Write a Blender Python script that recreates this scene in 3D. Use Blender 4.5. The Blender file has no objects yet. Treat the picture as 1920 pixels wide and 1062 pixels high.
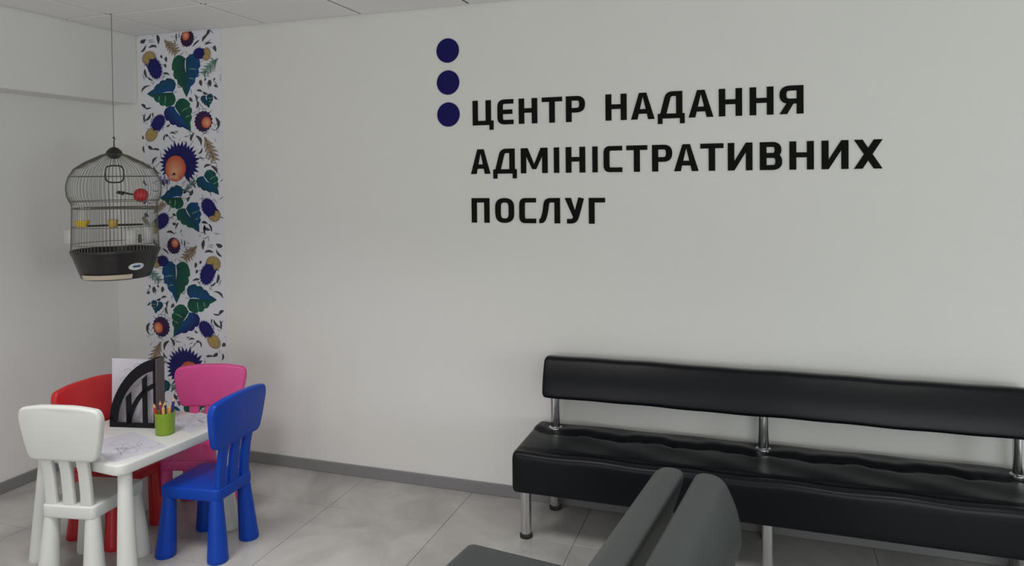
import bpy, bmesh, math, random
from mathutils import Vector, Matrix
random.seed(7)
S = bpy.context.scene
C = S.collection
PI = math.pi

# ------------------------------------------------------------------ camera
cam = bpy.data.cameras.new('camera')
cam_o = bpy.data.objects.new('camera', cam)
C.objects.link(cam_o)
cam.sensor_width = 36
cam.lens = 1350.53 / 1920 * 36
cam.shift_y = -0.0875
cam.clip_start = 0.02
R_ = Vector((0.94738438, 0.31992227, -0.01061003))
U_ = Vector((0.00403284, 0.02121425, 0.99976682))
F_ = Vector((-0.32007275, 0.94720626, -0.01880786))
cam_o.matrix_world = Matrix(((R_.x, U_.x, -F_.x, 0), (R_.y, U_.y, -F_.y, 0), (R_.z, U_.z, -F_.z, 1.5535), (0, 0, 0, 1)))
S.camera = cam_o

# ------------------------------------------------------------------ world, lights, exposure
S.view_settings.view_transform = 'Standard'
S.view_settings.look = 'None'
S.view_settings.gamma = 1.0
S.view_settings.use_curve_mapping = False
S.view_settings.exposure = 0.0
w = bpy.data.worlds.new('world')
S.world = w
w.use_nodes = True
bg = w.node_tree.nodes['Background']
bg.inputs[0].default_value = (0.80, 0.88, 1.0, 1)
bg.inputs[1].default_value = 0.5

ZLAMP = 2.418
LP = 19
def area(name, loc, direction, sx, sy, power, color):
    l = bpy.data.lights.new(name, 'AREA')
    l.shape = 'RECTANGLE'
    l.size, l.size_y, l.energy, l.color = sx, sy, power, color
    o = bpy.data.objects.new(name, l)
    C.objects.link(o)
    o.location = loc
    o.rotation_euler = Vector(direction).to_track_quat('-Z', 'Z').to_euler()
    return o
# daylight entering by the windows behind and beside the camera
area('daylight_near_window', (-1.6, -3.10, 0.95), (0, 1, 0.12), 2.2, 1.30, 29, (1.0, 0.965, 0.955))
area('daylight_near_window', (1.8, -3.10, 0.95), (0, 1, 0.12), 2.2, 1.30, 52, (0.93, 1.0, 0.965))
area('daylight_right_window', (4.40, 0.8, 0.95), (-1, 0, 0.1), 2.2, 1.30, 32, (0.90, 1.0, 0.97))
# recessed 60 x 60 light panels in the ceiling behind the camera
for lx, ly, lp in ((-2.232, 1.348, 14.5), (-1.032, 1.348, 12), (0.768, 1.348, 9), (1.968, -2.252, 26), (3.168, -2.252, 26)):
    lo = area('ceiling_light_panel', (lx, ly, ZLAMP), (0, 0, -1), 0.58, 0.58, lp, (1.0, 0.965, 0.955) if lx < -1 else (0.955, 1.0, 0.965))
    lo.data.spread = math.radians(118)     # louvred panels

# ------------------------------------------------------------------ materials
def mat(name, col, rough=0.5, metal=0.0, spec=0.5, noise=0.0, nscale=20, bump=0.0, bscale=200, coat=0.0, rnd=0.0):
    m = bpy.data.materials.new(name)
    m.use_nodes = True
    nt = m.node_tree
    b = nt.nodes['Principled BSDF']
    b.inputs['Roughness'].default_value = rough
    b.inputs['Metallic'].default_value = metal
    b.inputs['Specular IOR Level'].default_value = spec
    b.inputs['Coat Weight'].default_value = coat
    tc = nt.nodes.new('ShaderNodeTexCoord')
    n = nt.nodes.new('ShaderNodeTexNoise')
    n.inputs['Scale'].default_value = nscale
    n.inputs['Detail'].default_value = 5
    nt.links.new(tc.outputs['Object'], n.inputs['Vector'])
    mx = nt.nodes.new('ShaderNodeMix')
    mx.data_type = 'RGBA'
    mx.inputs[6].default_value = tuple(c * (1 - noise) for c in col) + (1,)
    mx.inputs[7].default_value = tuple(min(1, c * (1 + noise)) for c in col) + (1,)
    nt.links.new(n.outputs['Fac'], mx.inputs[0])
    out = mx.outputs[2]
    if rnd:
        oi = nt.nodes.new('ShaderNodeObjectInfo')
        hs = nt.nodes.new('ShaderNodeHueSaturation')
        mr = nt.nodes.new('ShaderNodeMapRange')
        mr.inputs[3].default_value = 1 - rnd
        mr.inputs[4].default_value = 1 + rnd
        nt.links.new(oi.outputs['Random'], mr.inputs[0])
        nt.links.new(mr.outputs[0], hs.inputs['Value'])
        nt.links.new(out, hs.inputs['Color'])
        out = hs.outputs[0]
    nt.links.new(out, b.inputs['Base Color'])
    if bump:
        n2 = nt.nodes.new('ShaderNodeTexNoise')
        n2.inputs['Scale'].default_value = bscale
        n2.inputs['Detail'].default_value = 3
        nt.links.new(tc.outputs['Object'], n2.inputs['Vector'])
        bp = nt.nodes.new('ShaderNodeBump')
        bp.inputs['Strength'].default_value = bump
        bp.inputs['Distance'].default_value = 0.002
        nt.links.new(n2.outputs['Fac'], bp.inputs['Height'])
        nt.links.new(bp.outputs[0], b.inputs['Normal'])
    return m

M = {}
M['wall'] = mat('wall_paint', (0.76, 0.75, 0.725), 0.75, spec=0.25, noise=0.012, nscale=6, bump=0.25, bscale=90)
M['wall_side'] = mat('side_wall_paint', (0.78, 0.765, 0.75), 0.75, spec=0.25, noise=0.012, nscale=6, bump=0.25, bscale=90)
M['ceil'] = mat('ceiling_board', (0.88, 0.87, 0.855), 0.9, spec=0.1, noise=0.02, nscale=60, bump=0.3, bscale=260, rnd=0.012)
M['grid'] = mat('ceiling_grid_metal', (0.055, 0.053, 0.05), 0.8)
M['void'] = mat('ceiling_void', (0.2, 0.2, 0.2), 0.9)
M['grout'] = mat('grout', (0.30, 0.295, 0.285), 0.9)
M['base'] = mat('baseboard_grey', (0.215, 0.21, 0.215), 0.5, noise=0.05, nscale=8)
M['frame'] = mat('window_frame_white', (0.8, 0.8, 0.8), 0.4)
M['leather'] = mat('black_leatherette', (0.0025, 0.0036, 0.0058), 0.33, spec=0.22, noise=0.15, nscale=9, bump=0.12, bscale=420)
M['leather_lit'] = mat('black_leatherette_lit', (0.036, 0.041, 0.041), 0.48, spec=0.5, noise=0.10, nscale=9, bump=0.12, bscale=420)  # black leatherette; the grey sheen of reflected light is put into its base colour
M['chrome'] = mat('chrome', (0.62, 0.62, 0.63), 0.14, metal=1.0)
M['rubber'] = mat('black_rubber', (0.012, 0.012, 0.012), 0.6)
M['white'] = mat('white_plastic', (0.615, 0.63, 0.60), 0.38, spec=0.4, noise=0.02)
M['white_table'] = mat('white_table_plastic', (0.64, 0.65, 0.63), 0.35, spec=0.4, noise=0.02)
M['red'] = mat('red_plastic', (0.50, 0.016, 0.02), 0.35, spec=0.45, noise=0.03)
M['pink'] = mat('pink_plastic', (0.70, 0.085, 0.29), 0.38, spec=0.4, noise=0.03)
M['blue'] = mat('blue_plastic', (0.0015, 0.048, 0.38), 0.38, spec=0.3, noise=0.03)
M['letter'] = mat('black_vinyl', (0.006, 0.007, 0.006), 0.75, spec=0.1)
M['dot'] = mat('navy_vinyl', (0.010, 0.010, 0.105), 0.7, spec=0.12)
M['paper'] = mat('paper_white', (0.88, 0.86, 0.94), 0.8, spec=0.1)
M['line'] = mat('grey_ink', (0.38, 0.38, 0.44), 0.8, spec=0.1)
M['board'] = mat('black_board', (0.006, 0.006, 0.008), 0.5, spec=0.2)
M['board_side'] = mat('brown_black_board', (0.085, 0.07, 0.075), 0.5)
M['wire'] = mat('dark_cage_wire', (0.15, 0.15, 0.115), 0.45, metal=0.3)
M['tray'] = mat('black_tray_plastic', (0.016, 0.015, 0.015), 0.3, noise=0.1)
M['cream'] = mat('cream_plastic', (0.55, 0.48, 0.38), 0.4)
M['yellow'] = mat('yellow_plastic', (0.75, 0.50, 0.02), 0.35)
M['ochre'] = mat('ochre_plastic', (0.50, 0.31, 0.045), 0.4)
M['redball'] = mat('red_toy_plastic', (0.50, 0.012, 0.02), 0.4)
M['decal'] = mat('white_decal', (0.62, 0.68, 0.72), 0.4)
M['decalblue'] = mat('blue_decal', (0.04, 0.07, 0.13), 0.4)
M['wood'] = mat('pencil_wood', (0.62, 0.38, 0.17), 0.6)
for n_, c_ in (('p_red', (0.55, 0.03, 0.03)), ('p_orange', (0.75, 0.30, 0.06)), ('p_blue', (0.02, 0.03, 0.2)), ('p_dark', (0.03, 0.02, 0.03)), ('p_yellow', (0.7, 0.45, 0.1)), ('p_maroon', (0.25, 0.03, 0.07))):
    M[n_] = mat(n_[2:] + '_pencil_paint', c_, 0.35)

def translucent(name, col, alpha, rough=0.1):
    m = mat(name, col, rough)
    m.node_tree.nodes['Principled BSDF'].inputs['Alpha'].default_value = alpha
    return m
M['green'] = translucent('green_clear_plastic', (0.30, 0.50, 0.03), 0.58, 0.15)
M['clear'] = translucent('clear_plastic', (0.75, 0.76, 0.74), 0.35)

def ink():
    m = bpy.data.materials.new('print_ink')
    m.use_nodes = True
    nt = m.node_tree
    a = nt.nodes.new('ShaderNodeAttribute')
    a.attribute_name = 'Col'
    b = nt.nodes['Principled BSDF']
    nt.links.new(a.outputs['Color'], b.inputs['Base Color'])
    b.inputs['Roughness'].default_value = 0.55
    b.inputs['Specular IOR Level'].default_value = 0.25
    return m
M['ink'] = ink()

def concrete():
    m = bpy.data.materials.new('concrete_look_tile')
    m.use_nodes = True
    nt = m.node_tree
    b = nt.nodes['Principled BSDF']
    g = nt.nodes.new('ShaderNodeNewGeometry')
    n = nt.nodes.new('ShaderNodeTexNoise')
    n.inputs['Scale'].default_value = 2.6
    n.inputs['Detail'].default_value = 7
    n.inputs['Roughness'].default_value = 0.62
    n.inputs['Distortion'].default_value = 0.7
    nt.links.new(g.outputs['Position'], n.inputs['Vector'])
    r = nt.nodes.new('ShaderNodeValToRGB')
    r.color_ramp.elements[0].position = 0.30
    r.color_ramp.elements[0].color = (0.29, 0.28, 0.27, 1)
    r.color_ramp.elements[1].position = 0.70
    r.color_ramp.elements[1].color = (0.49, 0.475, 0.455, 1)
    nt.links.new(n.outputs['Fac'], r.inputs[0])
    oi = nt.nodes.new('ShaderNodeObjectInfo')
    mr = nt.nodes.new('ShaderNodeMapRange')
    mr.inputs[3].default_value = 0.95
    mr.inputs[4].default_value = 1.05
    nt.links.new(oi.outputs['Random'], mr.inputs[0])
    hs = nt.nodes.new('ShaderNodeHueSaturation')
    nt.links.new(mr.outputs[0], hs.inputs['Value'])
    nt.links.new(r.outputs[0], hs.inputs['Color'])
    nt.links.new(hs.outputs[0], b.inputs['Base Color'])
    b.inputs['Roughness'].default_value = 0.30
    b.inputs['Specular IOR Level'].default_value = 0.5
    return m
M['tile'] = concrete()

# ------------------------------------------------------------------ helpers
def link(name, bm, m, parent=None, loc=(0, 0, 0), rotz=0.0, smooth=True, angle=35):
    me = bpy.data.meshes.new(name)
    bmesh.ops.recalc_face_normals(bm, faces=bm.faces)
    if smooth:
        for f in bm.faces:
            f.smooth = True
        for e in bm.edges:
            if len(e.link_faces) != 2 or e.calc_face_angle(0) > math.radians(angle):
                e.smooth = False
    bm.to_mesh(me)
    bm.free()
    me.materials.append(m)
    o = bpy.data.objects.new(name, me)
    C.objects.link(o)
    o.location = loc
    o.rotation_euler = (0, 0, rotz)
    if parent:
        o.parent = parent
    return o

def tag(o, label=None, cat=None, group=None, kind=None):
    for k, v in (('label', label), ('category', cat), ('group', group), ('kind', kind)):
        if v:
            o[k] = v
    return o

def thing(name, label, cat, loc=(0, 0, 0), rotz=0.0, group=None):
    o = bpy.data.objects.new(name, None)
    o.empty_display_size = 0.1
    C.objects.link(o)
    o.location = loc
    o.rotation_euler = (0, 0, rotz)
    return tag(o, label, cat, group)

def box(x0, y0, z0, x1, y1, z1, bev=0.0, seg=2, bm=None):
    own = bm is None
    b = bmesh.new()
    bmesh.ops.create_cube(b, size=1)
    for v in b.verts:
        v.co = Vector(((x0 + x1) / 2 + v.co.x * (x1 - x0), (y0 + y1) / 2 + v.co.y * (y1 - y0), (z0 + z1) / 2 + v.co.z * (z1 - z0)))
    if bev:
        bmesh.ops.bevel(b, geom=list(b.edges), offset=bev, segments=seg, profile=0.5, affect='EDGES')
    if own:
        return b
    return merge(bm, b)

def merge(bm, b):
    tmp = bpy.data.meshes.new('tmp')
    b.to_mesh(tmp)
    b.free()
    bm.from_mesh(tmp)
    bpy.data.meshes.remove(tmp)
    return bm

def lathe(prof, n=24, bm=None, center=(0, 0), cap=True, tilt=None):
    bm = bm or bmesh.new()
    rings = []
    for k, (r, z) in enumerate(prof):
        ox, oy = center
        if tilt:
            t = (z - tilt[0]) / (tilt[1] - tilt[0])
            ox += tilt[2] * t
            oy += tilt[3] * t
        rings.append([bm.verts.new((ox + r * math.cos(2 * PI * i / n), oy + r * math.sin(2 * PI * i / n), z)) for i in range(n)])
    for a, b in zip(rings, rings[1:]):
        for i in range(n):
            bm.faces.new((a[i], a[(i + 1) % n], b[(i + 1) % n], b[i]))
    if cap:
        for rg in (rings[0], rings[-1]):
            bm.faces.new(rg)
    return bm

def tube(pts, r, n=8, bm=None, closed=False):
    bm = bm or bmesh.new()
    P = [Vector(p) for p in pts]
    rings = []
    N = len(P)
    up = None
    for i in range(N):
        if closed:
            t = (P[(i + 1) % N] - P[i - 1]).normalized()
        else:
            t = (P[min(i + 1, N - 1)] - P[max(i - 1, 0)]).normalized()
        if up is None:
            up = Vector((0, 0, 1)) if abs(t.z) < 0.9 else Vector((1, 0, 0))
        a = t.cross(up).normalized()
        b = a.cross(t).normalized()
        up = b
        rr = r[i] if isinstance(r, (list, tuple)) else r
        rings.append([bm.verts.new(P[i] + a * rr * math.cos(2 * PI * k / n) + b * rr * math.sin(2 * PI * k / n)) for k in range(n)])
    M_ = N if closed else N - 1
    for i in range(M_):
        a, b = rings[i], rings[(i + 1) % N]
        for k in range(n):
            bm.faces.new((a[k], a[(k + 1) % n], b[(k + 1) % n], b[k]))
    if not closed:
        bm.faces.new(rings[0])
        bm.faces.new(rings[-1])
    return bm

def round_poly(pts, r, seg=5):
    out = []
    n = len(pts)
    for i in range(n):
        p0, p1, p2 = Vector(pts[i - 1]), Vector(pts[i]), Vector(pts[(i + 1) % n])
        d0, d1 = (p0 - p1), (p2 - p1)
        rr = r[i] if isinstance(r, (list, tuple)) else r
        rr = min(rr, d0.length * 0.48, d1.length * 0.48)
        a, b = p1 + d0.normalized() * rr, p1 + d1.normalized() * rr
        for k in range(seg + 1):
            t = k / seg
            out.append((1 - t) ** 2 * a + 2 * t * (1 - t) * p1 + t * t * b)
    return out

def slab(outline, h, bev, xf):
    """outline extruded by h with rounded rims on both sides; xf maps (a, b, c) to 3-D"""
    bm = bmesh.new()
    n = len(outline)
    cx = sum(p[0] for p in outline) / n
    cy = sum(p[1] for p in outline) / n
    nor = []
    for i in range(n):
        t = Vector(outline[(i + 1) % n]) - Vector(outline[i - 1])
        m = Vector((t.y, -t.x)).normalized()
        if m.dot(Vector((outline[i][0] - cx, outline[i][1] - cy))) < 0:
            m = -m
        nor.append(m)
    prof = []
    for k in range(5):
        a = k / 4 * PI / 2
        prof.append((bev * (1 - math.sin(a)), bev * (1 - math.cos(a))))
    levels = prof + [(i, h - z) for i, z in reversed(prof)]
    rings = []
    for ins, z in levels:
        rings.append([bm.verts.new(xf(outline[i][0] - nor[i].x * ins, outline[i][1] - nor[i].y * ins, z)) for i in range(n)])
    for a, b in zip(rings, rings[1:]):
        for i in range(n):
            bm.faces.new((a[i], a[(i + 1) % n], b[(i + 1) % n], b[i]))
    bm.faces.new(rings[0])
    bm.faces.new(rings[-1])
    return bm

def sweep_section(loop, x0, x1, nx, rend, deform=None):
    """a closed (y, z) loop swept along x with rounded ends"""
    bm = bmesh.new()
    n = len(loop)
    cy = sum(p[0] for p in loop) / n
    cz = sum(p[1] for p in loop) / n
    hy = max(p[0] for p in loop) - cy
    hz = max(p[1] for p in loop) - cz
    st = []
    for k in range(5):
        a = k / 4 * PI / 2
        st.append((x0 + rend * (1 - math.sin(a)), rend * (1 - math.cos(a))))
    st.sort(key=lambda q: q[0])
    L = [(x0 + rend * (1 - math.sin(k / 4 * PI / 2)), rend * (1 - math.cos(k / 4 * PI / 2))) for k in range(5)]
    st = [(x0 + rend * (1 - math.cos(k / 4 * PI / 2)), rend * (1 - math.sin(k / 4 * PI / 2))) for k in range(5)]
    mid = [(x0 + rend + (x1 - x0 - 2 * rend) * k / nx, 0.0) for k in range(1, nx)]
    en = [(x1 - (x - x0), i) for x, i in reversed(st)]
    rings = []
    for x, ins in st + mid + en:
        rg = []
        for y, z in loop:
            yy = cy + (y - cy) * (hy - ins) / hy
            zz = cz + (z - cz) * (hz - ins) / hz
            p = Vector((x, yy, zz))
            if deform:
                p = deform(p)
            rg.append(bm.verts.new(p))
        rings.append(rg)
    for a, b in zip(rings, rings[1:]):
        for i in range(n):
            bm.faces.new((a[i], a[(i + 1) % n], b[(i + 1) % n], b[i]))
    bm.faces.new(rings[0])
    bm.faces.new(rings[-1])
    return bm

def dense(loop, step):
    out = []
    n = len(loop)
    for i in range(n):
        a, b = Vector(loop[i]), Vector(loop[(i + 1) % n])
        k = max(1, int((b - a).length / step))
        for j in range(k):
            out.append(a.lerp(b, j / k))
    return out

def struct(name, bm, m, parent=None, **kw):
    o = link(name, bm, m, parent, **kw)
    o['kind'] = 'structure'
    return o

# ------------------------------------------------------------------ room shell
XL, XR, YN, YF, ZC = -3.605, 4.5, -3.2, 3.31, 2.42
WT = 0.15
struct('wall_far', box(XL - WT, YF, -0.05, XR + WT, YF + WT, ZC + 0.2), M['wall'], smooth=False)
struct('wall_left', box(XL - WT, YN - WT, -0.05, XL, YF, ZC + 0.2), M['wall_side'], smooth=False)
def wall_with_holes(name, x0, x1, holes, z0, z1, place):
    bm = bmesh.new()
    xs = [x0]
    for a, b in holes:
        place(bm, xs[-1], a, -0.05, ZC + 0.2)
        place(bm, a, b, -0.05, z0)
        place(bm, a, b, z1, ZC + 0.2)
        xs.append(b)
    place(bm, xs[-1], x1, -0.05, ZC + 0.2)
    struct(name, bm, M['wall'], smooth=False)
ZW0, ZW1 = 0.10, 2.16
wall_with_holes('wall_near', XL, XR, [(-2.72, -0.48), (0.68, 2.92)], ZW0, ZW1,
                lambda bm, a, b, z0, z1: box(a, YN - WT, z0, b, YN, z1, bm=bm))
wall_with_holes('wall_right', YN - WT, YF, [(-0.32, 1.92)], ZW0, ZW1,
                lambda bm, a, b, z0, z1: box(XR, a, z0, XR + WT, b, z1, bm=bm))
def win(k, c, along_x):
    bm = bmesh.new()
    hw = 1.12
    d0, d1 = -0.03, 0.03
    parts = [(-hw, -hw + 0.05, ZW0, ZW1), (hw - 0.05, hw, ZW0, ZW1), (-hw, hw, ZW0, ZW0 + 0.05), (-hw, hw, ZW1 - 0.05, ZW1), (-0.03, 0.03, ZW0, ZW1)]
    for a, b, z0, z1 in parts:
        if along_x:
            box(c[0] + a, c[1] + d0, z0, c[0] + b, c[1] + d1, z1, bm=bm)
        else:
            box(c[0] + d0, c[1] + a, z0, c[0] + d1, c[1] + b, z1, bm=bm)
    struct('window_%d' % k, bm, M['frame'], smooth=False)
win(1, (-1.6, YN - 0.075), True)
win(2, (1.8, YN - 0.075), True)
win(3, (XR + 0.075, 0.8), False)

# boxed beam along the top of the left wall
struct('trim_1', box(XL, YN, 2.022, -3.43, YF, ZC + 0.05, 0.004, 1), M['wall_side'], smooth=False)

# floor with single tiles
floor = struct('floor', box(XL - WT, YN - WT, -0.06, XR + WT, YF + WT, -0.0035), M['grout'], smooth=False)
def cuts(a, b, j, step):
    k = math.ceil((a - j) / step)
    q = [a]
    while j + k * step < b - 1e-4:
        if j + k * step > a + 1e-4:
            q.append(j + k * step)
        k += 1
    return q + [b]
mesh_cache = {}
def tile_grid(name, xs, ys, z0, z1, gap, bev, m, parent):
    for x0, x1 in zip(xs, xs[1:]):
        for y0, y1 in zip(ys, ys[1:]):
            sx, sy = x1 - x0 - gap, y1 - y0 - gap
            if sx < 0.02 or sy < 0.02:
                continue
            key = (name, round(sx, 3), round(sy, 3))
            if key not in mesh_cache:
                o = link(name, box(-sx / 2, -sy / 2, z0, sx / 2, sy / 2, z1, bev, 1), m, parent, smooth=False)
                mesh_cache[key] = o.data
            else:
                o = bpy.data.objects.new(name, mesh_cache[key])
                C.objects.link(o)
                o.parent = parent
            o.location = ((x0 + x1) / 2, (y0 + y1) / 2, 0)
tile_grid('floor_tile', cuts(XL, XR, -2.54, 0.6), cuts(YN, YF, 2.95, 0.6), -0.0035, 0.0, 0.0022, 0.0006, M['tile'], floor)

# suspended ceiling
ceiling = struct('ceiling', box(XL - WT, YN - WT, ZC + 0.05, XR + WT, YF + WT, ZC + 0.2), M['void'], smooth=False)
cx_ = cuts(-3.43, XR, -3.132, 0.6)
cy_ = cuts(YN, YF, 2.848, 0.6)
tile_grid('ceiling_tile', cx_, cy_, ZC, ZC + 0.014, 0.016, 0.002, M['ceil'], ceiling)
gb = bmesh.new()
for x in cx_:
    box(x - 0.011, YN, ZC + 0.006, x + 0.011, YF, ZC + 0.05, bm=gb)
for y in cy_:
    box(-3.43, y - 0.011, ZC + 0.0065, XR, y + 0.011, ZC + 0.049, bm=gb)
link('ceiling_grid', gb, M['grid'], ceiling, smooth=False)

# baseboards (top lip slightly rounded)
def base(name, x0, y0, x1, y1):
    struct(name, box(x0, y0, 0, x1, y1, 0.058, 0.003, 2), M['base'], smooth=False)
base('baseboard_far', XL + 0.013, YF - 0.013, XR, YF)
base('baseboard_left', XL, YN, XL + 0.013, YF)
base('baseboard_right', XR - 0.013, YN, XR, YF - 0.013)
base('baseboard_near', XL + 0.013, YN, XR - 0.013, YN + 0.013)

# ------------------------------------------------------------------ wall lettering
H = 0.121
ST, BR = 0.0275, 0.0215
def band(bm, pts, t, closed=False):
    P = [Vector((p[0], p[1])) for p in pts]
    n = len(P)
    Ls, Rs = [], []
    for i in range(n):
        if closed:
            a, b = (P[i] - P[i - 1]).normalized(), (P[(i + 1) % n] - P[i]).normalized()
        else:
            a = (P[i] - P[i - 1]).normalized() if i else (P[1] - P[0]).normalized()
            b = (P[i + 1] - P[i]).normalized() if i < n - 1 else a
        na, nb = Vector((-a.y, a.x)), Vector((-b.y, b.x))
        m = (na + nb).normalized()
        # thinner horizontal strokes, thicker uprights
        k = t / 2 / max(0.5, m.dot(na))
        w = Vector((m.x * k, m.y * k * BR / ST))
        Ls.append(P[i] + w)
        Rs.append(P[i] - w)
    rng = range(n) if closed else range(n - 1)
    for i in rng:
        j = (i + 1) % n
        prism(bm, [Ls[i], Rs[i], Rs[j], Ls[j]])
DEP = 0.004
def prism(bm, poly):
    dep = DEP + 0.00012 * len(bm.faces) / 6
    a = [bm.verts.new((p[0], 0, p[1])) for p in poly]
    b = [bm.verts.new((p[0], -dep, p[1])) for p in poly]
    n = len(poly)
    bm.faces.new(b)
    bm.faces.new(a)
    for i in range(n):
        bm.faces.new((a[i], a[(i + 1) % n], b[(i + 1) % n], b[i]))
def rect(bm, x0, z0, x1, z1):
    prism(bm, [(x0, z0), (x1, z0), (x1, z1), (x0, z1)])
def openround(pts, r, seg=5):
    out = [Vector(pts[0])]
    for i in range(1, len(pts) - 1):
        p0, p1, p2 = Vector(pts[i - 1]), Vector(pts[i]), Vector(pts[i + 1])
        a = p1 + (p0 - p1).normalized() * min(r, (p0 - p1).length * 0.49)
        b = p1 + (p2 - p1).normalized() * min(r, (p2 - p1).length * 0.49)
        for k in range(seg + 1):
            t = k / seg
            out.append((1 - t) ** 2 * a + 2 * t * (1 - t) * p1 + t * t * b)
    return out + [Vector(pts[-1])]
def glyph(ch, w):
    bm = bmesh.new()
    h, s, b = H, ST, BR
    s2, b2 = s / 2, b / 2
    R = lambda *q: rect(bm, *q)
    if ch == 'Ц':
        wb = w - 0.013
        R(0, 0, s, h); R(wb - s, b, wb, h); R(s, 0, wb, b); R(wb, 0, w, b); R(w - 0.021, -0.024, w, 0)
    elif ch == 'Е':
        band(bm, openround([(w, h - b2), (s2, h - b2), (s2, b2), (w, b2)], 0.022), s)
        R(s, h * 0.5 - b2, w * 0.93, h * 0.5 + b2)
    elif ch == 'Н':
        R(0, 0, s, h); R(w - s, 0, w, h); R(s, h * 0.52 - b2, w - s, h * 0.52 + b2)
    elif ch == 'Т':
        R(0, h - b, w, h); R(w / 2 - s2, 0, w / 2 + s2, h - b)
    elif ch == 'І':
        R(0, 0, w, h)
    elif ch == 'П':
        R(0, 0, s, h); R(w - s, 0, w, h); R(s, h - b, w - s, h)
    elif ch == 'Г':
        R(0, 0, s, h); R(s, h - b, w, h)
    elif ch in 'РЯ':
        zb = 0.36 * h
        f = (lambda x: x) if ch == 'Р' else (lambda x: w - x)
        R(min(f(0), f(s)), 0, max(f(0), f(s)), h)
        band(bm, [(f(p.x), p.y) for p in openround([(s, h - b2), (w - s2, h - b2), (w - s2, zb + b2), (s, zb + b2)], 0.032)], s)
        if ch == 'Я':
            prism(bm, [(0, 0), (1.12 * s, 0), (0.62 * w, zb + 0.3 * b), (0.32 * w, zb + 0.3 * b)])
    elif ch == 'А':
        c, k = w / 2, 0.60 * s
        prism(bm, [(0, 0), (1.06 * s, 0), (c, h * 0.86), (c, h), (c - k, h)])
        prism(bm, [(w, 0), (w - 1.06 * s, 0), (c, h * 0.86), (c, h), (c + k, h)])
        R(c - 0.25 * w, 0.21 * h, c + 0.25 * w, 0.21 * h + b)
    elif ch == 'Д':
        R(0, 0, w, b); R(0, -0.024, 0.021, 0); R(w - 0.021, -0.024, w, 0)
        x1 = w - 0.010
        R(x1 - s, b, x1, h)
        band(bm, openround([(0.20 * w, b * 0.8), (0.40 * w, h - b2), (x1 - s, h - b2)], 0.02), s * 0.98)
    elif ch == 'М':
        R(0, 0, s * 0.98, h); R(w - s * 0.98, 0, w, h)
        c = w / 2
        prism(bm, [(s * 0.3, h), (s * 1.25, h), (c + 0.36 * s, 0.16 * h), (c - 0.36 * s, 0.16 * h)])
        prism(bm, [(w - s * 0.3, h), (w - s * 1.25, h), (c - 0.36 * s, 0.16 * h), (c + 0.36 * s, 0.16 * h)])
    elif ch == 'С':
        band(bm, openround([(w, h - b2), (w * 0.5, h - b2), (s2, h - b2), (s2, h / 2), (s2, b2), (w * 0.5, b2), (w, b2)], 0.035), s)
    elif ch == 'О':
        band(bm, round_poly([(s2, b2), (w - s2, b2), (w - s2, h - b2), (s2, h - b2)], 0.042, 6), s, True)
    elif ch == 'И':
        R(0, 0, s, h); R(w - s, 0, w, h)
        prism(bm, [(s, 0), (w - s, 0.66 * h), (w - s, h), (s, 0.34 * h)])
    elif ch == 'В':
        R(0, 0, s, h)
        zm = 0.52 * h
        band(bm, openround([(s, h - b2), (w - s2 - 0.003, h - b2), (w - s2 - 0.003, zm), (s, zm)], 0.026), s)
        band(bm, openround([(s, zm), (w - s2, zm), (w - s2, b2), (s, b2)], 0.028), s)
    elif ch == 'Х':
        q = 1.18 * s
        prism(bm, [(0, 0), (q, 0), (w, h), (w - q, h)])
        prism(bm, [(w, 0), (w - q, 0), (0, h), (q, h)])
    elif ch == 'Л':
        R(w - s, 0, w, h)
        band(bm, openround([(0, b2), (0.17 * w, b2), (0.30 * w, 0.45 * h), (0.36 * w, h - b2), (w - s, h - b2)], 0.022), s * 0.98)
    elif ch == 'У':
        prism(bm, [(0, h), (1.1 * s, h), (0.58 * w, 0.36 * h), (0.46 * w, 0.20 * h)])
        band(bm, openround([(w - 0.52 * s, h), (0.57 * w, 0.22 * h), (0.46 * w, b2), (0.12 * w, b2)], 0.02), s)
    return bm
LINES = [
 (1.8235, [('Ц', -1.318, -1.209), ('Е', -1.188, -1.106), ('Н', -1.079, -0.986), ('Т', -0.963, -0.863), ('Р', -0.845, -0.753), ('Н', -0.656, -0.558), ('А', -0.538, -0.431), ('Д', -0.417, -0.298), ('А', -0.281, -0.174), ('Н', -0.151, -0.053), ('Н', -0.022, 0.076), ('Я', 0.1, 0.196)]),
 (1.5845, [('А', -1.33, -1.228), ('Д', -1.213, -1.092), ('М', -1.071, -0.937), ('І', -0.906, -0.88), ('Н', -0.848, -0.754), ('І', -0.72, -0.695), ('С', -0.667, -0.58), ('Т', -0.561, -0.465), ('Р', -0.444, -0.354), ('А', -0.346, -0.239), ('Т', -0.231, -0.132), ('И', -0.114, -0.011), ('В', 0.019, 0.11), ('Н', 0.139, 0.236), ('И', 0.266, 0.37), ('Х', 0.391, 0.498)]),
 (1.3445, [('П', -1.329, -1.235), ('О', -1.204, -1.108), ('С', -1.081, -0.997), ('Л', -0.981, -0.878), ('У', -0.855, -0.761), ('Г', -0.739, -0.662)])]
words = thing('wall_lettering', 'black capital letters in three lines on the white wall above the long bench', 'lettering', (-1.33, YF, 1.3445))
for zb, row in LINES:
    for ch, x0, x1 in row:
        link('letter', glyph(ch, x1 - x0), M['letter'], words, (x0 + 1.33, 0, zb - 1.3445), smooth=False)
em = thing('wall_emblem', 'vertical row of three navy blue dots on the wall left of the lettering', 'emblem', (-1.448, YF, 1.823))
for z in (2.201, 2.042, 1.883):
    bm = bmesh.new()
    prism(bm, [(0.0605 * math.cos(2 * PI * i / 48), 0.0605 * math.sin(2 * PI * i / 48)) for i in range(48)])
    link('dot', bm, M['dot'], em, (0, 0, z - 1.823), smooth=False)

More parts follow.
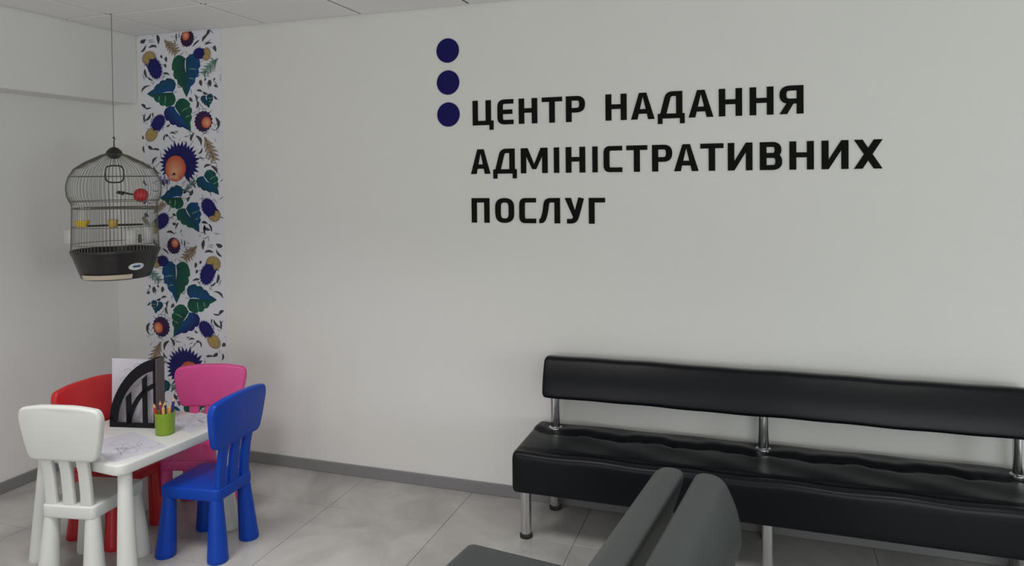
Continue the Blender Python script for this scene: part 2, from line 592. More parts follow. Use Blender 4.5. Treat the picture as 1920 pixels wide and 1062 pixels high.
# ------------------------------------------------------------------ floral mural
MW, MH = 0.578, ZC - 0.06
mural = thing('floral_mural', 'tall white wall strip printed with blue flowers and green leaves in the corner', 'mural', (-3.402, YF - 0.0005, ZC))
pb = bmesh.new()
box(0, -0.002, -MH, MW, 0.0, 0, bm=pb)
M['panel'] = mat('mural_paper', (0.74, 0.74, 0.80), 0.7, spec=0.2, noise=0.01)
link('panel', pb, M['panel'], mural, smooth=False)
DKB, BLU, TEAL = (0.010, 0.010, 0.115), (0.004, 0.065, 0.205), (0.006, 0.055, 0.10)
GRN, DGR, LIME = (0.010, 0.10, 0.055), (0.006, 0.055, 0.05), (0.20, 0.34, 0.20)
GOLD, TAN, ORG = (0.42, 0.29, 0.07), (0.33, 0.25, 0.17), (0.55, 0.085, 0.025)
PEACH, MAR, BRN = (0.80, 0.42, 0.26), (0.055, 0.010, 0.045), (0.27, 0.21, 0.17)
SAGE, STK, LITE = (0.24, 0.34, 0.29), (0.055, 0.058, 0.078), (0.70, 0.74, 0.80)
class Print:
    def __init__(s, mirror):
        s.f, s.m = [], mirror
    def poly(s, pts, cols, layer):
        if isinstance(cols[0], (int, float)):
            cols = [cols] * len(pts)
        s.f.append((pts, cols, layer))
    def fan(s, c, pts, cc, co, layer):
        n = len(pts)
        for i in range(n):
            s.f.append(([c, pts[i], pts[(i + 1) % n]], [cc, co, co], layer))
    def ell(s, cx, cy, rx, ry, rot, cc, co, layer, jag=0.0, n=26, off=(0, 0)):
        pts = []
        for i in range(n):
            k = 1 + (jag if i % 2 else -jag)
            a = 2 * PI * i / n
            x, y = rx * k * math.cos(a), ry * k * math.sin(a)
            pts.append((cx + x * math.cos(rot) - y * math.sin(rot), cy + x * math.sin(rot) + y * math.cos(rot)))
        s.fan((cx + off[0], cy + off[1]), pts, cc, co, layer)
    def stroke(s, p0, p1, w, bend, col, layer=1):
        a, b = Vector(p0), Vector(p1)
        d = b - a
        nrm = Vector((-d.y, d.x)).normalized()
        up, dn = [], []
        N = 7
        for i in range(N + 1):
            t = i / N
            c = a + d * t + nrm * bend * 4 * t * (1 - t)
            hw = w / 2 * math.sin(PI * (0.06 + 0.88 * t) ** 0.8)
            up.append(c + nrm * hw)
            dn.append(c - nrm * hw)
        for i in range(N):
            s.f.append(([up[i], up[i + 1], dn[i + 1], dn[i]], [col] * 4, layer))
    def done(s, name, kind=None):
        me = bpy.data.meshes.new(name)
        vs, fs, cs = [], [], []
        for pts, cols, layer in s.f:
            i0 = len(vs)
            for p, c in zip(pts, cols):
                zx, Y = p[0], p[1]
                x = (zx - 64 - 0.0248 * (Y - 95)) / 1396
                z = -(Y - 95) / 1736
                if s.m:
                    x, z = MW - x - 0.012, z - 2055 / 1736
                x = min(max(x, 0.004), MW - 0.004)
                z = min(max(z, -MH + 0.01), -0.004)
                vs.append((x, -0.0023 - 0.00035 * layer, z))
                cs.append(c)
            fs.append(list(range(i0, len(vs))))
        me.from_pydata([tuple(v) for v in vs], [], fs)
        at = me.color_attributes.new('Col', 'FLOAT_COLOR', 'POINT')
        for i, c in enumerate(cs):
            at.data[i].color = (c[0], c[1], c[2], 1)
        me.materials.append(M['ink'])
        o = bpy.data.objects.new(name, me)
        C.objects.link(o)
        o.parent = mural
        if kind:
            o['kind'] = kind
LF = [(0.0, 0.02), (-0.09, 0.30), (-0.11, 0.58), (-0.04, 0.84), (0.10, 0.97), (0.24, 1.0), (0.29, 0.86), (0.40, 0.90), (0.49, 0.80), (0.52, 0.64), (0.63, 0.60), (0.70, 0.44), (0.73, 0.30), (0.84, 0.20), (0.93, 0.09), (1.0, 0.0)]
def leaf(base_, tip, W, cl, cr, m):
    P = Print(m)
    b, t = Vector(base_), Vector(tip)
    d = t - b
    n = Vector((-d.y, d.x)).normalized()
    for sg, (c_out, c_in) in ((1, cl), (-1, cr)):
        rows = [(b + d * max(0.0, u), b + d * u + n * sg * f * W / 2) for u, f in LF]
        for (a0, a1), (b0, b1) in zip(rows, rows[1:]):
            m0, m1 = a0.lerp(a1, 0.5), b0.lerp(b1, 0.5)
            cm = tuple((p + q) / 2 for p, q in zip(c_in, c_out))
            P.poly([a0, m0, m1, b0], [c_in, cm, cm, c_in], 2)
            P.poly([m0, a1, b1, m1], [cm, c_out, c_out, cm], 2)
        for k, u in enumerate((0.18, 0.42)):
            p0 = b + d * (u + 0.10) + n * sg * W * 0.10
            p1 = b + d * (u + 0.14) + n * sg * W * (0.40 - 0.12 * k)
            P.stroke(p0, p1, 9, 6 * sg, LIME if sg < 0 else TEAL, 3)
    P.stroke(b, b + d * 0.36, 9, 5, LITE, 4)
    P.done('printed_leaf')
def bud(cx, cy, rx, ry, ox, oy, m):
    P = Print(m)
    P.ell(cx, cy, rx, ry, 0, MAR, (0.03, 0.012, 0.07), 2, 0.06, 34)
    P.ell(cx + ox, cy + oy, rx * 0.55, ry * 0.55, 0, PEACH, ORG, 3, 0.03, 22, (ox * 0.35, oy * 0.35))
    P.done('printed_bud')
def bell(bx, by, brx, bry, brot, gx, gy, grx, gry, m):
    P = Print(m)
    P.ell(gx, gy, grx, gry, brot, GOLD, TAN, 2, 0.02)
    for k in range(5):
        a = 2 * PI * k / 5
        P.ell(gx + grx * 0.5 * math.cos(a), gy + gry * 0.5 * math.sin(a), 9, 9, 0, (0.5, 0.36, 0.06), (0.5, 0.36, 0.06), 3, 0, 8)
    P.ell(bx, by, brx, bry, brot, (0.012, 0.012, 0.15), DKB, 4, 0.05, 34)
    g, b0 = Vector((gx, gy)), Vector((bx, by))
    d = (g - b0).normalized()
    n = Vector((-d.y, d.x))
    for k in (-1, 0, 1):
        t = b0 + n * k * brx * 0.62
        P.poly([t - n * brx * 0.34 + d * bry * 0.2, t + n * brx * 0.34 + d * bry * 0.2, t + d * (bry * (1.25 if k == 0 else 1.0)) + n * k * brx * 0.25], DKB, 5)
    P.ell(bx, by, brx * 1.16, bry * 1.12, brot, (0.45, 0.44, 0.60), (0.45, 0.44, 0.60), 1, 0.03, 34)
    P.done('printed_bell_flower')
def feather(p0, p1, W, c0, c1, m):
    P = Print(m)
    a, b = Vector(p0), Vector(p1)
    d = b - a
    n = Vector((-d.y, d.x)).normalized()
    P.stroke(a, b, W * 0.34, 4, c0, 1)
    for k in range(5):
        t = 0.10 + 0.16 * k
        for sg in (-1, 1):
            P.stroke(a + d * t, a + d * (t + 0.26) + n * sg * W * (0.5 - 0.06 * abs(k - 2)), W * 0.20, -sg * 8, c0 if k % 2 else c1, 2)
    P.done('printed_feather_leaf')
def flower(cx, cy, ox, oy, m):
    P = Print(m)
    N = 24
    for k in range(N):
        a = math.radians(150 + 268 * k / (N - 1))
        r = (202 + 14 * math.sin(k * 2.3))
        e, f = math.cos(a), math.sin(a)
        wv = 34
        P.poly([(cx + 70 * e - wv * f * 0.6, cy + 70 * f + wv * e * 0.6), (cx + 152 * e - wv * f * 0.6, cy + 158 * f + wv * e * 0.6), (cx + r * e, cy + r * 1.12 * f),
                (cx + 152 * e + wv * f * 0.6, cy + 158 * f - wv * e * 0.6), (cx + 70 * e + wv * f * 0.6, cy + 70 * f - wv * e * 0.6)],
               [DKB, DKB, (0.02, 0.02, 0.16), DKB, DKB], 2 + (k % 2))
    P.ell(cx, cy, 118, 122, 0, DKB, DKB, 4)
    P.ell(ox, oy, 104, 130, 0, PEACH, ORG, 5, 0.015, 30, (-14, 34))
    for k in range(5):
        P.stroke((ox - 10, oy + 40), (ox - 80 + 30 * k, oy + 118), 15, 4, (0.75, 0.40, 0.28), 6)
    for k in range(3):
        P.stroke((cx - 190 + 42 * k, cy + 118), (cx - 180 + 42 * k, cy + 205), 26, 6, (0.22, 0.20, 0.42), 2)
    P.done('printed_flower')
STROKES = [((70, 165), (128, 140), 34, 6), ((245, 105), (258, 200), 26, -6), ((160, 225), (245, 232), 20, -16), ((80, 265), (130, 195), 18, 10), ((440, 108), (442, 190), 10, 3),
 ((760, 95), (735, 160), 24, -4), ((742, 150), (695, 215), 22, 10), ((665, 195), (600, 255), 14, 4), ((720, 245), (790, 235), 15, -10), ((812, 260), (830, 320), 24, 4), ((285, 310), (297, 345), 18, 2),
 ((335, 330), (345, 385), 22, 4), ((325, 400), (340, 440), 20, 4), ((305, 495), (375, 515), 18, -8), ((120, 440), (145, 520), 22, 10), ((150, 520), (205, 560), 14, 6), ((85, 670), (180, 610), 18, -24),
 ((85, 790), (130, 840), 24, -8), ((125, 835), (190, 828), 14, 6), ((130, 960), (185, 885), 22, 12), ((205, 880), (210, 930), 12, 3), ((125, 890), (120, 985), 14, 10), ((680, 585), (690, 645), 26, 3),
 ((768, 590), (778, 655), 30, 3), ((735, 570), (722, 600), 14, 2), ((820, 575), (808, 605), 14, 2), ((815, 640), (850, 665), 20, 4), ((645, 685), (700, 705), 18, -8), ((705, 705), (755, 725), 20, 8),
 ((625, 725), (640, 800), 16, -14), ((655, 790), (640, 865), 20, -8), ((575, 750), (605, 795), 24, 4), ((815, 750), (850, 785), 16, 6), ((830, 960), (845, 1080), 24, -22), ((345, 1030), (380, 1005), 16, 4),
 ((85, 1110), (115, 1145), 28, 4), ((110, 1215), (125, 1285), 16, 10), ((160, 1215), (210, 1255), 26, 4), ((205, 1250), (275, 1262), 16, -6), ((320, 1170), (350, 1100), 14, -14), ((345, 1110), (360, 1125), 26, 2),
 ((380, 1095), (440, 1110), 16, -12), ((205, 1400), (255, 1330), 20, -16), ((215, 1420), (290, 1500), 16, 20), ((590, 1180), (625, 1100), 22, -12), ((640, 1130), (690, 1230), 24, -20), ((665, 1310), (700, 1250), 16, 12),
 ((720, 1445), (790, 1425), 20, -14), ((790, 1430), (850, 1505), 22, -12), ((500, 1660), (570, 1655), 14, 8), ((520, 1700), (560, 1640), 20, 6), ((580, 1720), (610, 1660), 26, 6), ((560, 1780), (585, 1730), 20, -6),
 ((600, 1600), (640, 1650), 16, -6), ((640, 1790), (668, 1815), 26, 3), ((410, 1905), (450, 1918), 22, 2), ((410, 2000), (450, 2005), 24, 2), ((700, 1985), (760, 2000), 22, -8), ((720, 2030), (790, 2060), 24, 8),
 ((730, 2010), (735, 2110), 18, 6), ((770, 2000), (800, 2080), 16, -8), ((350, 2090), (430, 2110), 20, -18), ((470, 1990), (440, 2060), 14, 4), ((120, 1900), (170, 1930), 28, 6), ((90, 1800), (150, 1770), 18, 8),
 ((110, 1560), (150, 1620), 18, 8), ((300, 1560), (330, 1620), 30, 3), ((345, 1555), (360, 1610), 22, 3)]
for m in (False, True):
    leaf((535, 365), (545, 748), 285, (GRN, DGR), (BLU, TEAL), m)
    leaf((408, 690), (142, 690), 290, (TEAL, BLU), (GRN, DGR), m)
    leaf((425, 830), (590, 1085), 285, (DKB, BLU), (GRN, DGR), m)
    leaf((720, 1530), (868, 1715), 215, (DGR, BLU), (GRN, TEAL), m)
    leaf((495, 1735), (278, 1745), 240, (TEAL, BLU), (GRN, DGR), m)
    leaf((545, 1850), (678, 2085), 250, (GRN, TEAL), (BLU, TEAL), m)
    leaf((740, 745), (765, 865), 125, (TEAL, TEAL), (TEAL, TEAL), m)
    bud(548, 168, 66, 82, -14, -26, m)
    bud(712, 992, 86, 102, 30, 12, m)
    bell(226, 442, 66, 106, -0.30, 165, 335, 74, 76, m)
    bell(664, 325, 54, 54, 0.0, 738, 337, 42, 66, m)
    bell(262, 985, 62, 84, 0.55, 192, 1102, 62, 78, m)
    bell(768, 1838, 64, 92, -0.40, 822, 1912, 64, 70, m)
    bell(305, 1975, 62, 84, 0.55, 225, 2045, 58, 68, m)
    feather((320, 165), (455, 310), 125, BRN, TAN, m)
    feather((725, 1145), (830, 1395), 130, BRN, TAN, m)
    feather((215, 1900), (330, 1790), 100, TAN, (0.34, 0.22, 0.19), m)
    feather((850, 385), (695, 540), 110, SAGE, (0.14, 0.24, 0.21), m)
    feather((520, 1690), (640, 1560), 80, (0.15, 0.19, 0.18), SAGE, m)
    flower(478, 1400, 440, 1450, m)
    P = Print(m)
    for p0, p1, wd, bd in STROKES:
        P.stroke(p0, p1, wd * 1.25, bd, STK)
    rg = random.Random(11)
    for k in range(230):
        x0, y0 = rg.uniform(80, 880), rg.uniform(110, 2130)
        a, l = rg.uniform(0, 2 * PI), rg.uniform(35, 85)
        P.stroke((x0, y0), (x0 + l * math.cos(a), y0 + l * math.sin(a)), rg.uniform(7, 13), rg.uniform(-14, 14), rg.choice(((0.30, 0.28, 0.34), (0.20, 0.21, 0.26), (0.36, 0.33, 0.34), (0.26, 0.32, 0.30))), 0)
    P.done('printed_sprigs', 'stuff')

# ------------------------------------------------------------------ children's chairs and table
def chair_parts(root, m):
    so = round_poly([(-0.113, -0.142), (0.113, -0.142), (0.137, 0.132), (-0.137, 0.132)], 0.026)
    link('seat', slab(so, 0.050, 0.008, lambda a, b, c: Vector((a, b, 0.246 + c))), m, root)
    for sx in (-1, 1):
        for yt, yb, xt, xb in ((-0.113, -0.126, 0.088, 0.101), (0.102, 0.116, 0.108, 0.122)):
            bm = lathe([(0.0405, 0.0), (0.0425, 0.006), (0.0415, 0.02), (0.0275, 0.24), (0.0265, 0.252)], 20, None, (sx * xb, yb), True, (0.0, 0.252, sx * (xt - xb), yt - yb))
            link('leg', bm, m, root)
    bo = round_poly([(-0.142, 0.468), (0.142, 0.468), (0.163, 0.54), (0.178, 0.628), (0.166, 0.664), (0.08, 0.678), (-0.08, 0.678), (-0.166, 0.664), (-0.178, 0.628), (-0.163, 0.54)],
                    [0.028, 0.028, 0.03, 0.03, 0.03, 0.04, 0.04, 0.03, 0.03, 0.03])
    def bx(a, b, c):
        t = (b - 0.468) / 0.2
        return Vector((a, -0.168 - 0.020 * t + c + 0.25 * a * a, b))
    link('backrest', slab(bo, 0.034, 0.011, bx), m, root)
    for x in (-0.076, 0.0, 0.076):
        o = round_poly([(x - 0.025, -0.012), (x + 0.025, -0.012), (x + 0.025, 0.012), (x - 0.025, 0.012)], 0.008, 3)
        bm = bmesh.new()
        rings = []
        for z, y, k in ((0.288, -0.124, 1.0), (0.34, -0.127, 0.94), (0.42, -0.136, 0.92), (0.485, -0.150, 0.96)):
            rings.append([bm.verts.new((x + (p.x - x) * k, y + p.y, z)) for p in o])
        for a, b in zip(rings, rings[1:]):
            for i in range(len(o)):
                bm.faces.new((a[i], a[(i + 1) % len(o)], b[(i + 1) % len(o)], b[i]))
        bm.faces.new(rings[0]); bm.faces.new(rings[-1])
        link('back_slat', bm, m, root)
G = 'plastic chairs around the low table'
for (x, y, rz, hz), mk, lb in (((-2.552, 2.200, 0.18, 1.05), 'white', 'white plastic toddler chair with its back towards us at the table'),
                           ((-2.229, 2.482, 1.61, 1.0), 'blue', 'royal blue plastic toddler chair at the right side of the table'),
                           ((-2.713, 2.462, -1.57, 0.985), 'red', 'red plastic toddler chair behind the white one, by the left wall'),
                           ((-2.512, 2.742, 3.49, 0.962), 'pink', 'pink plastic toddler chair at the far end before the mural')):
    ch = thing('toddler_chair', lb, 'chair', (x, y, 0), rz, G)
    ch.scale.z = hz
    chair_parts(ch, M[mk])

table = thing('play_table', 'low white plastic table with thick conical legs between four small chairs', 'table', (-2.535, 2.405, 0), -0.09)
TW, TL = 0.272, 0.292
to = round_poly([(-TW, -TL), (TW, -TL), (TW, TL), (-TW, TL)], 0.05, 7)
link('tabletop', slab(to, 0.044, 0.009, lambda a, b, c: Vector((a, b, 0.436 + c))), M['white_table'], table)
for sx in (-1, 1):
    for sy in (-1, 1):
        bm = lathe([(0.038, 0.0), (0.040, 0.006), (0.0385, 0.02), (0.0265, 0.38), (0.0255, 0.437)], 22, None, (sx * 0.262, sy * 0.258), True, (0, 0.437, -sx * 0.028, -sy * 0.018))
        link('leg', bm, M['white_table'], table)

# ------------------------------------------------------------------ things on the table
def sheet(name, label, loc, rz, w, h, seed, grp=None):
    t = thing(name, label, 'paper', loc, rz, grp)
    bm = bmesh.new()
    nx, ny = 8, 8
    g = [[bm.verts.new((-w / 2 + w * i / nx, -h / 2 + h * j / ny, 0.0012 + 0.0012 * math.sin(3 * i / nx + seed) * math.sin(2.5 * j / ny + seed))) for j in range(ny + 1)] for i in range(nx + 1)]
    for i in range(nx):
        for j in range(ny):
            bm.faces.new((g[i][j], g[i + 1][j], g[i + 1][j + 1], g[i][j + 1]))
    r = bmesh.ops.solidify(bm, geom=list(bm.faces), thickness=0.0004)
    link('page', bm, M['paper'], t, smooth=False)
    rr = random.Random(seed)
    bm = bmesh.new()
    for k in range(9):
        cx, cy = rr.uniform(-w * 0.32, w * 0.32), rr.uniform(-h * 0.36, h * 0.36)
        a0, ra, n = rr.uniform(0, 6), rr.uniform(0.012, 0.05), 16
        pts = []
        for i in range(n):
            a = a0 + i / n * rr.uniform(4.0, 5.5)
            q = ra * (1 + 0.25 * math.sin(3 * a + k))
            px = max(-w / 2 + 0.008, min(w / 2 - 0.008, cx + q * math.cos(a)))
            py = max(-h / 2 + 0.008, min(h / 2 - 0.008, cy + q * math.sin(a)))
            pts.append((px, py, 0.0036))
        for p, q in zip(pts, pts[1:]):
            d = Vector(q) - Vector(p)
            if d.length < 1e-5:
                continue
            nn = Vector((-d.y, d.x, 0)).normalized() * 0.0007
            bm.faces.new([bm.verts.new(v) for v in (Vector(p) + nn, Vector(q) + nn, Vector(q) - nn, Vector(p) - nn)])
    link('drawn_lines', bm, M['line'], t, smooth=False)
    return t
ZT = 0.480
sheet('drawing_sheet', 'white colouring page lying at the near edge of the low table', (-2.455, 2.262, ZT), -0.32, 0.30, 0.21, 3)
sheet('drawing_sheet', 'white colouring page lying beside the pencil cup, near the pink chair', (-2.385, 2.585, ZT), -0.2, 0.21, 0.20, 5)

# magazine file
hx, hy = -0.98, -0.20
file_ = thing('magazine_file', 'black desk file with an arched lattice side standing on the low table', 'file holder', (-2.492, 2.474, ZT), math.atan2(hy, hx))
# local x runs from the tall end to the low end, local y towards the viewer is positive
def lattice(yo):
    T = 0.0045
    Ld, Hh = 0.222, 0.305
    def put(bm, poly):
        a = [bm.verts.new((p[0], yo, p[1])) for p in poly]
        b = [bm.verts.new((p[0], yo + T, p[1])) for p in poly]
        n = len(poly)
        bm.faces.new(a); bm.faces.new(b)
        for i in range(n):
            bm.faces.new((a[i], a[(i + 1) % n], b[(i + 1) % n], b[i]))
    bm = bmesh.new()
    def arc(t, k):
        a = t * PI / 2
        e = 1.18
        return (Ld * k * abs(math.sin(a)) ** e, 0.034 * k + (Hh - 0.034) * k * abs(math.cos(a)) ** e)
    N = 16
    for i in range(N):
        put(bm, [arc(i / N, 1), arc((i + 1) / N, 1), arc((i + 1) / N, 0.83), arc(i / N, 0.83)])
    put(bm, [(0, 0), (Ld, 0), (Ld, 0.022), (0, 0.022)])
    put(bm, [(0, 0.022), (0.012, 0.022), (0.012, 0.28), (0, 0.30)])
    put(bm, [(Ld - 0.026, 0.022), (Ld, 0.022), (Ld, 0.034), (Ld - 0.018, 0.06)])
    put(bm, [(0.042, 0.022), (0.064, 0.022), (0.064, 0.215), (0.042, 0.235)])
    put(bm, [(0.118, 0.022), (0.142, 0.022), (0.142, 0.135), (0.118, 0.158)])
    M_ = 8
    def arc2(t, r):
        a = t * PI / 2
        return ((0.142 + r) * math.sin(a) ** 1.25, 0.015 + (0.185 + r) * abs(math.cos(a)) ** 1.25)
    for i in range(M_):
        put(bm, [arc2(i / M_, 0), arc2((i + 1) / M_, 0), arc2((i + 1) / M_, -0.022), arc2(i / M_, -0.022)])
    return bm
link('lattice_side', lattice(0.0), M['board'], file_, smooth=False)
link('lattice_side', lattice(-0.056), M['board'], file_, smooth=False)
link('back_panel', box(-0.0045, -0.056, 0, 0, 0.0045, 0.305, 0.001, 1), M['board_side'], file_, smooth=False)
link('bottom_panel', box(0, -0.0515, 0, 0.222, 0, 0.0045), M['board'], file_, smooth=False)
link('front_lip', box(0.2175, -0.0515, 0.0045, 0.222, 0, 0.055), M['board'], file_, smooth=False)
ps = thing('standing_sheet', 'white page with a faint drawing standing upright inside the black desk file', 'paper', (-2.492, 2.474, ZT + 0.0045), math.atan2(hy, hx))
bm = bmesh.new()
n = 10
g = [[bm.verts.new((0.012 + 0.226 * i / n, -0.032 - 0.010 * (i / n) ** 2 * (j / n) - 0.004 * math.sin(3 * i / n), 0.001 + 0.288 * j / n)) for j in range(n + 1)] for i in range(n + 1)]
for i in range(n):
    for j in range(n):
        bm.faces.new((g[i][j], g[i + 1][j], g[i + 1][j + 1], g[i][j + 1]))
bmesh.ops.solidify(bm, geom=list(bm.faces), thickness=0.0005)
link('page', bm, M['paper'], ps, smooth=False)
bm = bmesh.new()
for k, (cx, cz, r) in enumerate(((0.10, 0.25, 0.022), (0.15, 0.23, 0.018), (0.12, 0.20, 0.03), (0.17, 0.19, 0.02), (0.08, 0.16, 0.028))):
    pts = [(cx + r * math.cos(a * 0.5) * (1 + 0.2 * math.sin(a)), -0.028, cz + r * math.sin(a * 0.5)) for a in range(11)]
    for p, q in zip(pts, pts[1:]):
        d = Vector(q) - Vector(p)
        nn = Vector((-d.z, 0, d.x)).normalized() * 0.0007
        bm.faces.new([bm.verts.new(v) for v in (Vector(p) + nn, Vector(q) + nn, Vector(q) - nn, Vector(p) - nn)])
link('drawn_lines', bm, M['line'], ps, smooth=False)

# pencil cup and pencils
cupx, cupy = -2.405, 2.432
cup = lathe([(0.0, 0.0), (0.036, 0.0), (0.038, 0.003), (0.0415, 0.092), (0.0425, 0.095), (0.0405, 0.095), (0.0365, 0.006), (0.0, 0.005)], 32, cap=False)
bmesh.ops.remove_doubles(cup, verts=cup.verts, dist=1e-5)
tag(link('pencil_cup', cup, M['green'], None, (cupx, cupy, ZT)), 'lime green plastic cup full of pencils on the low table', 'cup')
PC = [('p_red', -0.020, -0.012, -0.030, -0.022, 'scarlet pencil in the green cup, thick and leaning to the left front'),
      ('p_maroon', -0.022, 0.010, -0.034, 0.012, 'maroon pencil in the green cup, farthest to the left'),
      ('p_blue', 0.006, 0.016, 0.016, 0.026, 'navy blue pencil in the green cup, standing tallest at the back'),
      ('p_orange', 0.016, -0.004, 0.031, -0.006, 'orange pencil in the green cup, leaning to the right'),
      ('p_dark', -0.006, 0.004, -0.010, 0.010, 'black pencil in the middle of the green cup'),
      ('p_yellow', 0.012, -0.018, 0.020, -0.028, 'yellow pencil in the green cup, nearest to us')]
for mk, x0, y0, x1, y1, lb in PC:
    t = thing('pencil', lb, 'pencil', (cupx + x0, cupy + y0, ZT + 0.0065), 0, 'pencils in the green cup')
    L = 0.148 if mk == 'p_blue' else 0.132
    d = Vector((x1 - x0, y1 - y0, 0.095))
    d.normalize()
    r = 0.0060
    link('shaft', tube([(0, 0, 0), d * (L - 0.02)], r, 6), M[mk], t, smooth=False)
    link('sharpened_tip', tube([d * (L - 0.02), d * (L - 0.006)], [r, 0.0016], 8), M['wood'], t)
    link('lead', tube([d * (L - 0.006), d * L], [0.0016, 0.0003], 8), M[mk], t)

# ------------------------------------------------------------------ birdcage
CX, CY = -3.112, 2.848
cage = thing('birdcage', 'domed wire birdcage with a black tray hanging from the ceiling by the mural', 'birdcage', (CX, CY, 1.075))
Z0 = 1.075
prof = [(0.030, 1.712), (0.062, 1.702), (0.135, 1.664), (0.180, 1.632), (0.204, 1.593), (0.214, 1.560), (0.217, 1.531), (0.213, 1.492), (0.202, 1.468), (0.194, 1.450), (0.193, 1.43), (0.196, 1.33), (0.200, 1.214)]
bm = bmesh.new()
for k in range(72):
    a = 2 * PI * k / 72
    tube([(r * math.cos(a), r * math.sin(a), z - Z0) for r, z in prof], 0.0011, 4, bm)
tag(link('wire_bars', bm, M['wire'], cage), kind='stuff')
def ring(r, z, t=0.002):
    return tube([(r * math.cos(2 * PI * i / 48), r * math.sin(2 * PI * i / 48), z - Z0) for i in range(48)], t, 6, closed=True)
for r, z, t in ((0.204, 1.593, 0.0018), (0.204, 1.468, 0.002), (0.193, 1.432, 0.003), (0.1945, 1.338, 0.0018), (0.198, 1.25, 0.0018)):
    link('hoop', ring(r, z, t), M['wire'], cage)
link('dome_cap', lathe([(0.0, 1.682), (0.018, 1.684), (0.036, 1.700), (0.040, 1.710), (0.034, 1.724), (0.020, 1.738), (0.008, 1.744), (0.0, 1.745)], 24, cap=False), M['tray'], cage, (0, 0, -Z0))
link('top_hook', tube([(0, 0, 1.742 - Z0), (0, 0, 1.775 - Z0), (0.006, 0, 1.787 - Z0), (0.0, 0, 1.796 - Z0), (-0.006, 0, 1.788 - Z0)], 0.003, 8), M['tray'], cage)
link('hanging_wire', tube([(0, 0, 1.79 - Z0), (0, 0, ZC + 0.006 - Z0)], 0.0017, 6), M['wire'], cage)
# swing: faces the camera side
ux, uy = 0.86, 0.51
sw = []
for x, z in round_poly([(-0.043, 0.0), (0.043, 0.0), (0.043, 0.086), (-0.043, 0.086)], 0.030, 5):
    sw.append((x * ux, x * uy, 1.562 + z - Z0))
link('swing', tube(sw, 0.004, 8, closed=True), M['tray'], cage)
link('swing_wire', tube([(0, 0, 1.645 - Z0), (0, 0, 1.69 - Z0)], 0.0022, 6), M['wire'], cage)
def cpt(across, toward, z):
    return Vector((across * ux + toward * 0.51, across * uy - toward * 0.86, z - Z0))
link('perch', tube([cpt(-0.17, 0.02, 1.342), cpt(0.17, 0.02, 1.345)], 0.005, 8), M['tray'], cage)
link('upper_perch', tube([cpt(-0.14, -0.08, 1.43), cpt(0.19, -0.02, 1.425)], 0.006, 8), M['wire'], cage)
toy = link('toy_ball', lathe([(0.0, -0.036)] + [(0.036 * math.cos(a), 0.036 * math.sin(a)) for a in [math.radians(-75 + 15 * i) for i in range(11)]] + [(0.0, 0.036)], 24, cap=False), M['redball'], cage, cpt(0.128, 0.02, 1.495))
link('toy_stick', tube([cpt(0.10, 0.02, 1.497), cpt(0.03, 0.05, 1.515)], [0.004, 0.006], 8), M['tray'], cage)
link('toy_clip', tube([cpt(0.055, 0.045, 1.506), cpt(0.022, 0.055, 1.512)], [0.011, 0.005], 8), M['tray'], cage)
def feeder(name, c, w, d, h, m, taper=0.75):
    bm = box(-w / 2, -d / 2, 0, w / 2, d / 2, h, 0.006, 2)
    for v in bm.verts:
        if v.co.z < h * 0.5:
            v.co.x *= taper
            v.co.y *= taper
    o = link(name, bm, m, cage, c)
    o.rotation_euler = (0, 0, math.atan2(uy, ux))
    return o
feeder('seed_cup', cpt(-0.145, 0.03, 1.338), 0.062, 0.05, 0.034, M['yellow'])
fo = lathe([(0.024, 0.0), (0.020, 0.03), (0.010, 0.062), (0.004, 0.07)], 16)
link('seed_hopper', fo, M['clear'], cage, cpt(-0.145, 0.03, 1.370))
feeder('treat_cup', cpt(0.018, 0.10, 1.335), 0.044, 0.04, 0.042, M['ochre'])
feeder('outer_feeder', cpt(-0.216, 0.0, 1.252), 0.034, 0.06, 0.075, M['clear'], 0.9)
feeder('inner_feeder', cpt(0.10, 0.10, 1.248), 0.05, 0.05, 0.075, M['clear'], 0.9)
feeder('water_cup', cpt(0.165, 0.03, 1.25), 0.04, 0.06, 0.11, M['clear'], 0.9)
link('feeder_clip', tube([cpt(0.135, 0.08, 1.255), cpt(0.135, 0.08, 1.298)], 0.007, 8), M['tray'], cage)
link('cage_door_clip', tube([cpt(0.172, 0.08, 1.352), cpt(0.155, 0.09, 1.385)], 0.009, 8), M['wire'], cage)
tr = lathe([(0.0, 1.077), (0.150, 1.075), (0.158, 1.080), (0.172, 1.12), (0.194, 1.185), (0.203, 1.205), (0.206, 1.210), (0.206, 1.220), (0.199, 1.222), (0.188, 1.19), (0.150, 1.10), (0.0, 1.098)], 48, cap=False)
bmesh.ops.remove_doubles(tr, verts=tr.verts, dist=1e-5)
tray = link('base_tray', tr, M['tray'], cage, (0, 0, -Z0))
def wrap(a0, a1, z0, z1, rf, th, round_=False, n=14):
    bm = bmesh.new()
    rows = []
    for i in range(n + 1):
        t = i / n
        a = a0 + (a1 - a0) * t
        e = math.sqrt(max(0.0, 1 - (2 * t - 1) ** 2)) if round_ else 1.0
        e = max(e, 0.04)
        zm = (z0 + z1) / 2
        za, zb_ = zm + (z0 - zm) * e, zm + (z1 - zm) * e
        rows.append([bm.verts.new((rf(z) * math.cos(a) + o * math.cos(a), rf(z) * math.sin(a) + o * math.sin(a), z)) for z, o in ((za, 0), (za, th), (zb_, th), (zb_, 0))])
    for a, b in zip(rows, rows[1:]):
        for i in range(4):
            bm.faces.new((a[i], a[(i + 1) % 4], b[(i + 1) % 4], b[i]))
    bm.faces.new(rows[0]); bm.faces.new(rows[-1])
    return bm
rf = lambda z: 0.158 + (z - 1.080) * (0.194 - 0.158) / (1.185 - 1.080)
view = math.atan2(-0.68, 0.73)
